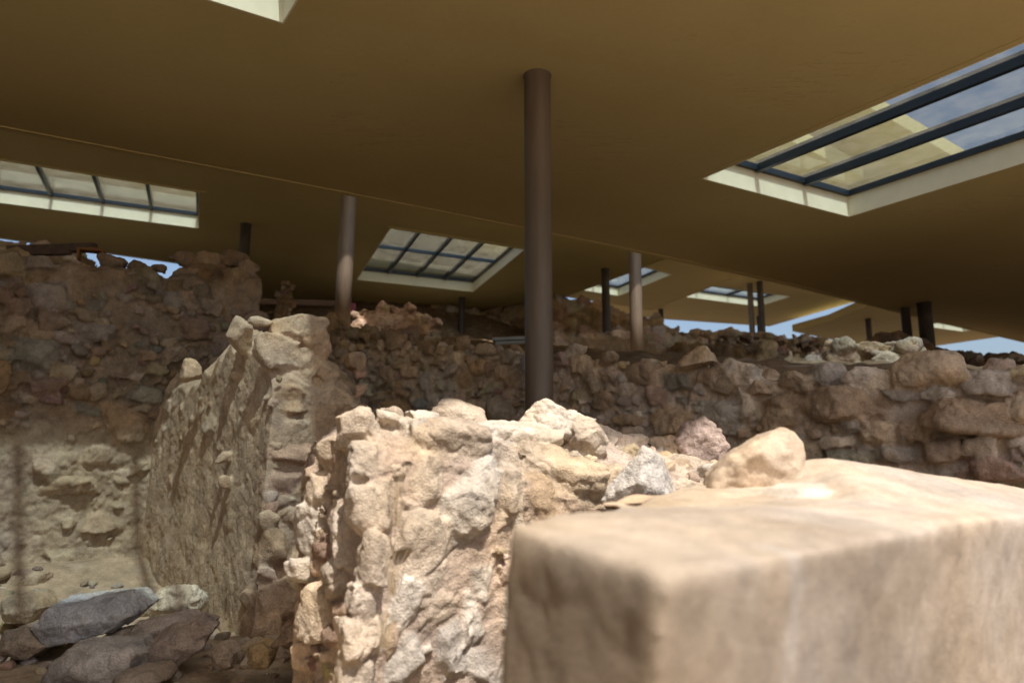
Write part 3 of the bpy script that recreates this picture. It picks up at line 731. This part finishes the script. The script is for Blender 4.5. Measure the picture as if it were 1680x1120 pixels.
hull_rock('brown rock wedged behind the diagonal slab', [(205, 1050), (225, 1020), (290, 1012), (310, 1030), (240, 1065)], 4.9, .35, (.38, .31, .25), .010, .8, group=G2)
hull_rock('dark brown rock half hidden under the bluish slab at the left edge', [(-10, 1075), (0, 1035), (45, 1030), (75, 1060), (40, 1085)], 4.8, .4, (.34, .28, .22), .011, .8, group=G2)
hull_rock('small ochre rock beside the foot of the spur wall', [(405, 1090), (408, 1062), (428, 1052), (446, 1066), (438, 1098), (420, 1104)], 4.25, .2, (.36, .26, .14), .01, .8, group=G2)
hull_rock('grey brown rock between the diagonal slab and the ochre rock', [(340, 1090), (342, 1066), (365, 1058), (384, 1072), (382, 1098), (358, 1106)], 4.3, .22, (.35, .28, .21), .01, .8, group=G2, amp=(.02, .01))
hull_rock('flat rock lying under the lower end of the diagonal slab', [(180, 1125), (190, 1108), (245, 1104), (262, 1122), (230, 1132)], 4.15, .3, (.34, .27, .2), .012, .8, group=G2)
hull_rock('large brown rock in the dark cavity at the foot of the spur wall', [(440, 1062), (470, 1030), (530, 1015), (540, 1030), (520, 1055), (470, 1076)], 4.3, .4, (.30, .225, .16), .010, .8, group=G2)
hull_rock('brown rock under the right end of the bluish slab', [(150, 1062), (175, 1040), (208, 1030), (215, 1050), (190, 1066)], 4.9, .3, (.34, .275, .21), .010, .8, group=G2)
hull_rock('cream lump of mortar at the foot of the pale plaster', [(232, 1005), (262, 968), (300, 964), (318, 985), (316, 1010), (270, 1022)], 5.7, .35, (.50, .42, .31), .010, .8, group=G2, amp=(.035, .018))
hull_rock('squarish tan rock at the foot of the left wall, near the left edge', [(-5, 1005), (2, 985), (40, 975), (60, 1000), (45, 1025), (5, 1025)], 5.5, .35, (.36, .285, .2), .011, .8, group=G2)
hull_rock('small brown rock between the ochre rock and the cavity rock', [(446, 1082), (452, 1066), (468, 1064), (474, 1080), (462, 1090)], 4.2, .12, (.30, .23, .17), .008, .8, group=G2)

# pebbles strewn over the trench floor
def pebbles():
    V, Fc, off, C = [], [], 0, []
    for k in range(760):
        if k < 560: x, y = rng.uniform(-4.8, -1.3), rng.uniform(3.2, 6.8)
        else: x, y = rng.uniform(-5, 5), rng.uniform(0, 5.5)
        if y > np.interp(x, XB, YB) - .1: continue
        w = min(rng.lognormal(-3.35, .62), .11); z = terrain(x, y) + w * .25
        s_ = Stone((x, y, float(z)), (w, w * .8, w * .6), rng.normal(0, .4), None, pick(dict(tan=3, brown=2, pale=1, grey=1)), planes=8)
        v = s_.verts(); V.append(v); Fc.append(ICO_F + off); off += len(v); C.append(np.tile(s_.color, (len(v), 1)))
    me = mesh_np('pebbles', np.vstack(V), np.vstack(Fc)); set_color(me, np.vstack(C))
    tag(link('pebbles', me, M_STONE), 'small stones and crumbs strewn over the trench floor', 'rubble', kind='stuff')
pebbles()
print('rocks', time.time() - T0)

# ------------------------------------------------------------------ upper terraces and far ruins
def far_wall(name, label, pts, thick, voxel, sizes, pal, drop=1.2, mortar=(.27, .19, .11), seed=10, amp=(.07, .022), crest=40, fill=True):
    """pts: (u, v_top, y) silhouette of the wall; its face looks at the camera."""
    tops = [at(u, v, y) for u, v, y in pts]
    st, stn = [], []
    dirn = np.array(tops[-1][:2]) - np.array(tops[0][:2]); Ln = np.linalg.norm(dirn); dirn /= Ln
    nn = np.array([dirn[1], -dirn[0]]); nn = -nn if nn[1] > 0 else nn
    S = np.array([(t[:2] - tops[0][:2]) @ dirn for t in tops]); W = np.array([(t[:2] - tops[0][:2]) @ nn for t in tops]); Z = np.array([t[2] for t in tops])
    for s in np.arange(0, Ln + .001, max(.15, voxel * 4)):
        z = np.interp(s, S, Z) + rng.normal(0, voxel * .6); w = np.interp(s, S, W)
        p = tops[0][:2] + dirn * s + nn * w; b = p - nn * thick
        st.append([(p[0] + nn[0] * .15, p[1] + nn[1] * .15, z - drop), (p[0], p[1], z - .12), (p[0] - nn[0] * .15, p[1] - nn[1] * .15, z), (b[0], b[1], z), (b[0], b[1], z - drop)])
    fr = (np.array([dirn[0], dirn[1], 0]), np.array([nn[0], nn[1], 0]), np.array([0., 0, 1]))
    O = tops[0][:2] + nn * W.mean()
    if fill:
        fill_face(stn, O, dirn, nn, Ln, lambda s: np.interp(s, S, Z) - drop, lambda s: np.interp(s, S, Z), sizes, 4, pal, proud=.3)
    lo, hi = sizes[-1][0], sizes[0][1]
    for k in range(crest):
        s = rng.uniform(0, Ln); w = rng.uniform(lo, hi) * .5; p = O + dirn * s - nn * rng.uniform(0, thick)
        stn.append(Stone((p[0], p[1], np.interp(s, S, Z) + w * .1), (w, w * .8, w * .7), rng.normal(0, .3), fr, pick(pal)))
    ob = build_masonry(name, [loft(st)], stn, voxel, M_FAR, amp=amp, mortar=mortar, seed=seed)
    return tag(ob, label, 'wall', 'ruined rubble walls')

PF = dict(tan=3, brown=3, orange=1.2, grey=1, pale=.6)
PD = dict(brown=4, tan=2, orange=1, grey=.6)
far_wall('masonry_stub', 'pinkish lump of masonry beside the base of the lit column under the eight-pane skylight',
         [(575, 517, 12.4), (600, 506, 12.4), (640, 500, 12.4), (690, 508, 12.4), (708, 520, 12.4)], .7, .025, [(.2, .35, 10), (.1, .2, 40)], dict(pink=3, tan=1), drop=.75, mortar=(.33, .225, .16), seed=11, amp=(.06, .024), crest=10)
far_wall('stone_stump', 'small upright stump of stone on the terrace behind the broken spur wall',
         [(455, 470, 9.6), (466, 462, 9.6), (480, 468, 9.6)], .2, .015, [(.08, .14, 6), (.05, .08, 10)], dict(tan=2, brown=2, pale=1), drop=.55, seed=12, amp=(.03, .02), crest=4)
far_wall('terrace_wall', 'low dark terrace of earth and stones behind the lit left column',
         [(425, 508, 9.9), (470, 517, 9.9), (560, 538, 9.7), (640, 546, 9.3), (720, 548, 9.0)], 1.2, .03, [(.2, .35, 14), (.1, .2, 60)], PD, drop=.8, seed=13, amp=(.08, .03), crest=40)
far_wall('hill_ruin', 'mound of ruined masonry crossed by the two central columns, its crest catching the sun',
         [(880, 505, 24.5), (915, 500, 24.5), (955, 497, 24.6), (1000, 505, 24.8), (1045, 516, 25), (1085, 524, 25.5), (1120, 545, 26)], 2.5, .06, [(.5, .9, 14), (.25, .5, 80), (.15, .25, 90)], PF, drop=2.2, seed=14, amp=(.14, .035), crest=60)
far_wall('hill_terrace', 'lower stepped rubble terrace in front of the ruined mound',
         [(895, 548, 17), (960, 545, 17.5), (1010, 552, 18), (1080, 540, 19), (1110, 548, 19.5), (1150, 562, 20)], 1.5, .045, [(.3, .6, 20), (.15, .3, 90)], PF, drop=1.1, seed=15, amp=(.10, .03), crest=70)
far_wall('ridge_wall', 'dark ridge wall of small stones below the far canopy, against the sky',
         [(1085, 548, 21.5), (1120, 545, 21.3), (1165, 545, 21), (1200, 549, 21), (1260, 552, 20.5), (1310, 553, 20), (1350, 560, 19.5), (1400, 572, 19), (1430, 580, 18.5)], 1.0, .032, [(.3, .45, 20), (.16, .3, 120), (.09, .16, 160)], PD, drop=1.5, mortar=(.15, .105, .065), seed=16, amp=(.06, .018), crest=70)
far_wall('rubble_bank', 'brown bank of loose rubble right behind the long wall, below the dark ridge wall',
         [(1085, 572, 13.4), (1130, 566, 13), (1200, 572, 12.4), (1290, 578, 11.8), (1370, 588, 11.2)], 1.2, .03, [(.25, .4, 14), (.12, .25, 70)], PD, drop=1.2, mortar=(.22, .155, .09), seed=23, amp=(.09, .022), crest=50)
far_wall('lichen_wall', 'short stretch of pale lichened boulders between the ridge wall and the dark right column',
         [(1355, 574, 9.6), (1385, 568, 9.6), (1420, 574, 9.5), (1460, 566, 9.4), (1495, 568, 9.2), (1515, 580, 9.0)], .8, .024, [(.25, .4, 10), (.12, .25, 40)], dict(pale=1.5, tan=3, grey=1), drop=.7, seed=17, amp=(.04, .014), crest=22)
far_wall('crest_wall', 'rubble crest under the rightmost canopy, behind the lichened boulders',
         [(1395, 566, 16), (1430, 555, 16), (1450, 553, 16), (1490, 563, 15.8), (1540, 580, 15.5), (1580, 592, 15), (1640, 592, 14), (1700, 588, 13)], 1.0, .04, [(.3, .5, 12), (.15, .3, 70)], PF, drop=1.2, seed=18, amp=(.07, .02), crest=50)
far_wall('dark_bank', 'shaded bank of rubble below the slim column under the eight-pane skylight',
         [(560, 516, 26), (640, 514, 26), (720, 514, 26), (760, 516, 26), (820, 512, 26), (905, 505, 25.6)], 2, .06, [(.5, .9, 12), (.25, .5, 60)], PD, drop=3.0, seed=19, amp=(.12, .03), crest=60)
far_wall('upper_left_ruin', 'distant ruin with a ragged pale top at the far left under the strip skylight roof',
         [(-40, 398, 13.5), (30, 397, 13.5), (70, 404, 13.5), (110, 410, 13.5), (132, 414, 13.5)], .6, .03, [(.2, .4, 10), (.1, .2, 40)], dict(pale=3, tan=2, grey=1), drop=.32, seed=20, amp=(.05, .03), crest=14)
far_wall('ledge_wall', 'low pale ledge of earth in the dark gap at the far left',
         [(-60, 408, 9.4), (20, 414, 9.4), (60, 424, 9.4), (95, 430, 9.4), (130, 432, 9.4), (170, 428, 9.6)], .5, .025, [(.1, .2, 12)], dict(pale=3, white=1), drop=.16, seed=21, amp=(.05, .02), crest=12)
print('far', time.time() - T0)

# ------------------------------------------------------------------ columns
def column(label, x, y, ztop, d, zbase=None, lean=(0, 0)):
    zb = float(terrain(x, y)) - .4 if zbase is None else zbase
    zb -= 0.0
    L = ztop - zb; n = 40; bm = bmesh.new(); rings = []
    prof = [(0, 1), (L * .25, 1), (L * .5, 1), (L * .75, 1), (L - .012, 1), (L - .012, 1.09), (L - .002, 1.09)]
    for z, k in prof:
        rings.append([bm.verts.new((d / 2 * k * math.cos(2 * math.pi * i / n) + lean[0] * z / L, d / 2 * k * math.sin(2 * math.pi * i / n) + lean[1] * z / L, z)) for i in range(n)])
    for a, b in zip(rings[:-1], rings[1:]):
        for i in range(n): bm.faces.new((a[i], a[(i + 1) % n], b[(i + 1) % n], b[i]))
    bm.faces.new(rings[0][::-1]); bm.faces.new(rings[-1])
    for f in bm.faces: f.smooth = len(f.verts) == 4
    me = bpy.data.meshes.new('steel_column'); bm.to_mesh(me); bm.free()
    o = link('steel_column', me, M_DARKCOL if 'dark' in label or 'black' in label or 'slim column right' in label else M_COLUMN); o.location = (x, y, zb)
    tag(o, label, 'column', 'round steel columns under the canopies')

E0 = EYE
column('thick brown column in the middle, rising behind the sunlit wall to the near canopy', .247, 6.72, E0 + HA, .258, E0 - 1.3)
column('lit column on the terrace left of the eight-pane skylight', -2.80, 12.0, E0 + HB, .262, E0 + 2.42, (.05, 0))
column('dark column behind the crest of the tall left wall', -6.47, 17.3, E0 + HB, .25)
column('slim column right under the eight-pane skylight', -1.72, 24.9, E0 + HB, .215, E0 + 3.4)
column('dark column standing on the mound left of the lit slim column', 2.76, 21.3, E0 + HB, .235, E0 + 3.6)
column('sunlit column rising just behind the long wall, right of the thick one', 2.55, 15.0, E0 + HB, .26, E0 + 2.2, (.03, 0))
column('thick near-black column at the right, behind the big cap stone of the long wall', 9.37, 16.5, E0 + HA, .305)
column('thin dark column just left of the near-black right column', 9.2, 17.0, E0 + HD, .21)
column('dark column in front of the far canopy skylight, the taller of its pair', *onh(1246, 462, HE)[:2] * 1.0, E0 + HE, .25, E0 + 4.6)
_p = onh(1230, 470, HE)[:2] * .985
column('pale column in front of the far canopy skylight, left of its taller neighbour', _p[0], _p[1], E0 + HE, .235, E0 + 4.6)
_p = onh(1244, 519, HE)[:2]
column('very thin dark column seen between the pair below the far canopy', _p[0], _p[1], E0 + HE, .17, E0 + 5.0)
_p = onh(1424, 523, HF)[:2]
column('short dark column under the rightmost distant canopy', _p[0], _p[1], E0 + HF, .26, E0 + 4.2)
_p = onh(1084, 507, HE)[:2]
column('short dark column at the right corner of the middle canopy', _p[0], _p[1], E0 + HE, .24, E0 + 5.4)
_p = onh(1027, 500, HC)[:2]
column('pale stub of a column on the mound crest, half hidden by the sunlit column', _p[0], _p[1], E0 + HC - .4, .17, E0 + 5.4)

# ------------------------------------------------------------------ small things
def boxes(name, specs, mat, label, cat, bevel=.006):
    """specs: (centre, size, rotation about z). one thing made of butted boards."""
    bm = bmesh.new()
    for c, sz, rz in specs:
        m = bmesh.ops.create_cube(bm, size=1)['verts']
        for v in m:
            x, y, z = v.co.x * sz[0], v.co.y * sz[1], v.co.z * sz[2]
            v.co = (c[0] + x * math.cos(rz) - y * math.sin(rz), c[1] + x * math.sin(rz) + y * math.cos(rz), c[2] + z)
    o = bm_obj(name, bm, mat, None, bevel); tag(o, label, cat)
    return o

c = at(490, 496, 15.0)
boxes('timber_board', [((c[0], c[1], c[2]), (2.0, .05, .12), .12), ((c[0] - .9, c[1] - .0, c[2] - .25), (.06, .06, .36), .12), ((c[0] + .9, c[1] + .2, c[2] - .25), (.06, .06, .36), .12)], M_TIMBER,
      'reddish timber rail behind the small stone stump on the terrace', 'rail')
c = at(579, 505, 15.2)
boxes('pink_cloth', [((c[0], c[1], c[2]), (.11, .03, .20), .1), ((c[0] + .012, c[1] - .025, c[2] - .02), (.04, .02, .17), .2), ((c[0] - .025, c[1] - .022, c[2] - .01), (.025, .02, .18), 0)], M_PINK, 'small pink cloth hanging beside the lit left column', 'cloth')
c = at(845, 557, 10.5)
boxes('metal_sheet', [((c[0], c[1], c[2]), (.62, .25, .05), -.25), ((c[0], c[1] - .12, c[2] - .06), (.58, .02, .05), -.25)], M_SHEET, 'grey metal sheet lying on the rubble left of the foreground column', 'sheet')
c = at(150, 418, 8.9)
boxes('wooden_crate', [((c[0], c[1], c[2] + .05), (.30, .16, .025), .35), ((c[0] - .125, c[1] - .046, c[2] - .02), (.03, .15, .115), .35), ((c[0] + .125, c[1] + .046, c[2] - .02), (.03, .15, .115), .35), ((c[0] + .03, c[1], c[2] + .075), (.12, .1, .022), .35)],
      plain('crate_wood', (.26, .14, .06), .8, noise=.3), 'small open wooden crate on top of the tall left wall', 'crate')
c = at(85, 408, 11.5)
boxes('timber_beam', [((c[0], c[1], c[2]), (1.5, .12, .13), -.1), ((c[0] - .2, c[1] - .11, c[2] - .10), (1.2, .09, .09), -.07)], plain('dark_timber', (.07, .045, .03), .9, noise=.3), 'dark old beam in the gap above the left wall', 'beam')

def dry_plant(label, u, v, y, n, hgt, seed):
    r = random.Random(seed); cu = bpy.data.curves.new('dry_plant', 'CURVE'); cu.dimensions = '3D'; cu.bevel_depth = .0011; cu.bevel_resolution = 1
    for k in range(n):
        s_ = cu.splines.new('POLY'); m = 7; s_.points.add(m - 1); a = r.uniform(-.25, .25); L = hgt * r.uniform(.5, 1.1); b = r.uniform(-.15, .25); x0 = r.uniform(-.012, .012)
        for i in range(m):
            t = i / (m - 1); s_.points[i].co = (x0 + a * L * t + b * L * t * t, -.03 * t * (1 - t) * r.uniform(.5, 1.5), L * t, 1); s_.points[i].radius = 1.1 - .7 * t
    tmp = bpy.data.objects.new('t', cu); COL.objects.link(tmp)
    me = bpy.data.meshes.new_from_object(tmp.evaluated_get(bpy.context.evaluated_depsgraph_get())); bpy.data.objects.remove(tmp)
    o = link('dry_plant', me, M_STALK); o.location = at(u, v, y)
    tag(o, label, 'plant', 'dry grass tufts in the sunlit wall')
dry_plant('tuft of dry grass stalks in the upper crevice of the sunlit wall', 645, 975, 2.55, 14, .16, 1)
dry_plant('tuft of dry grass stalks low in the crevice of the sunlit wall', 628, 1062, 2.52, 12, .13, 2)
dry_plant('thin vertical dry roots beside the orange rock of the sunlit wall', 650, 860, 2.62, 10, .20, 3)

# ------------------------------------------------------------------ light, sky, camera
SUN_EL = math.radians(58)
SUN_AZ = math.radians(24)        # right of straight behind the camera
sun_from = np.array([math.sin(SUN_AZ) * math.cos(SUN_EL), -math.cos(SUN_AZ) * math.cos(SUN_EL), math.sin(SUN_EL)])
sd = bpy.data.lights.new('sun', 'SUN'); sd.energy = 4.0; sd.angle = math.radians(1.0); sd.color = (1, .935, .85)
so = bpy.data.objects.new('sun', sd); COL.objects.link(so)
so.rotation_euler = Vector(-sun_from).to_track_quat('-Z', 'Y').to_euler(); so.location = (5, -8, 12)

w = bpy.data.worlds.new('World'); scene.world = w; w.use_nodes = True
nt = w.node_tree; bg = nt.nodes['Background']
sky = nt.nodes.new('ShaderNodeTexSky'); sky.sky_type = 'NISHITA'; sky.sun_disc = False
sky.sun_elevation = SUN_EL; sky.sun_rotation = math.atan2(sun_from[0], sun_from[1]); sky.air_density = 1.0; sky.dust_density = 4.0
nt.links.new(sky.outputs[0], bg.inputs[0]); bg.inputs[1].default_value = .115

cd = bpy.data.cameras.new('camera'); co = bpy.data.objects.new('camera', cd); COL.objects.link(co)
co.location = (0, 0, EYE); co.rotation_euler = (math.pi / 2 + PITCH, 0, 0)
cd.sensor_width = 36; cd.lens = F / 1680 * 36; cd.clip_end = 3000; cd.clip_start = .05
cd.dof.use_dof = True; cd.dof.focus_distance = 4.6; cd.dof.aperture_fstop = 1.7
scene.camera = co
scene.render.resolution_x, scene.render.resolution_y = 1024, 682
scene.view_settings.view_transform = 'Standard'; scene.view_settings.look = 'None'; scene.view_settings.gamma = 1; scene.view_settings.exposure = 0.64
scene.cycles.max_bounces = 10; scene.cycles.diffuse_bounces = 6; scene.cycles.transparent_max_bounces = 12
scene.cycles.use_denoising = True
print('done', time.time() - T0)
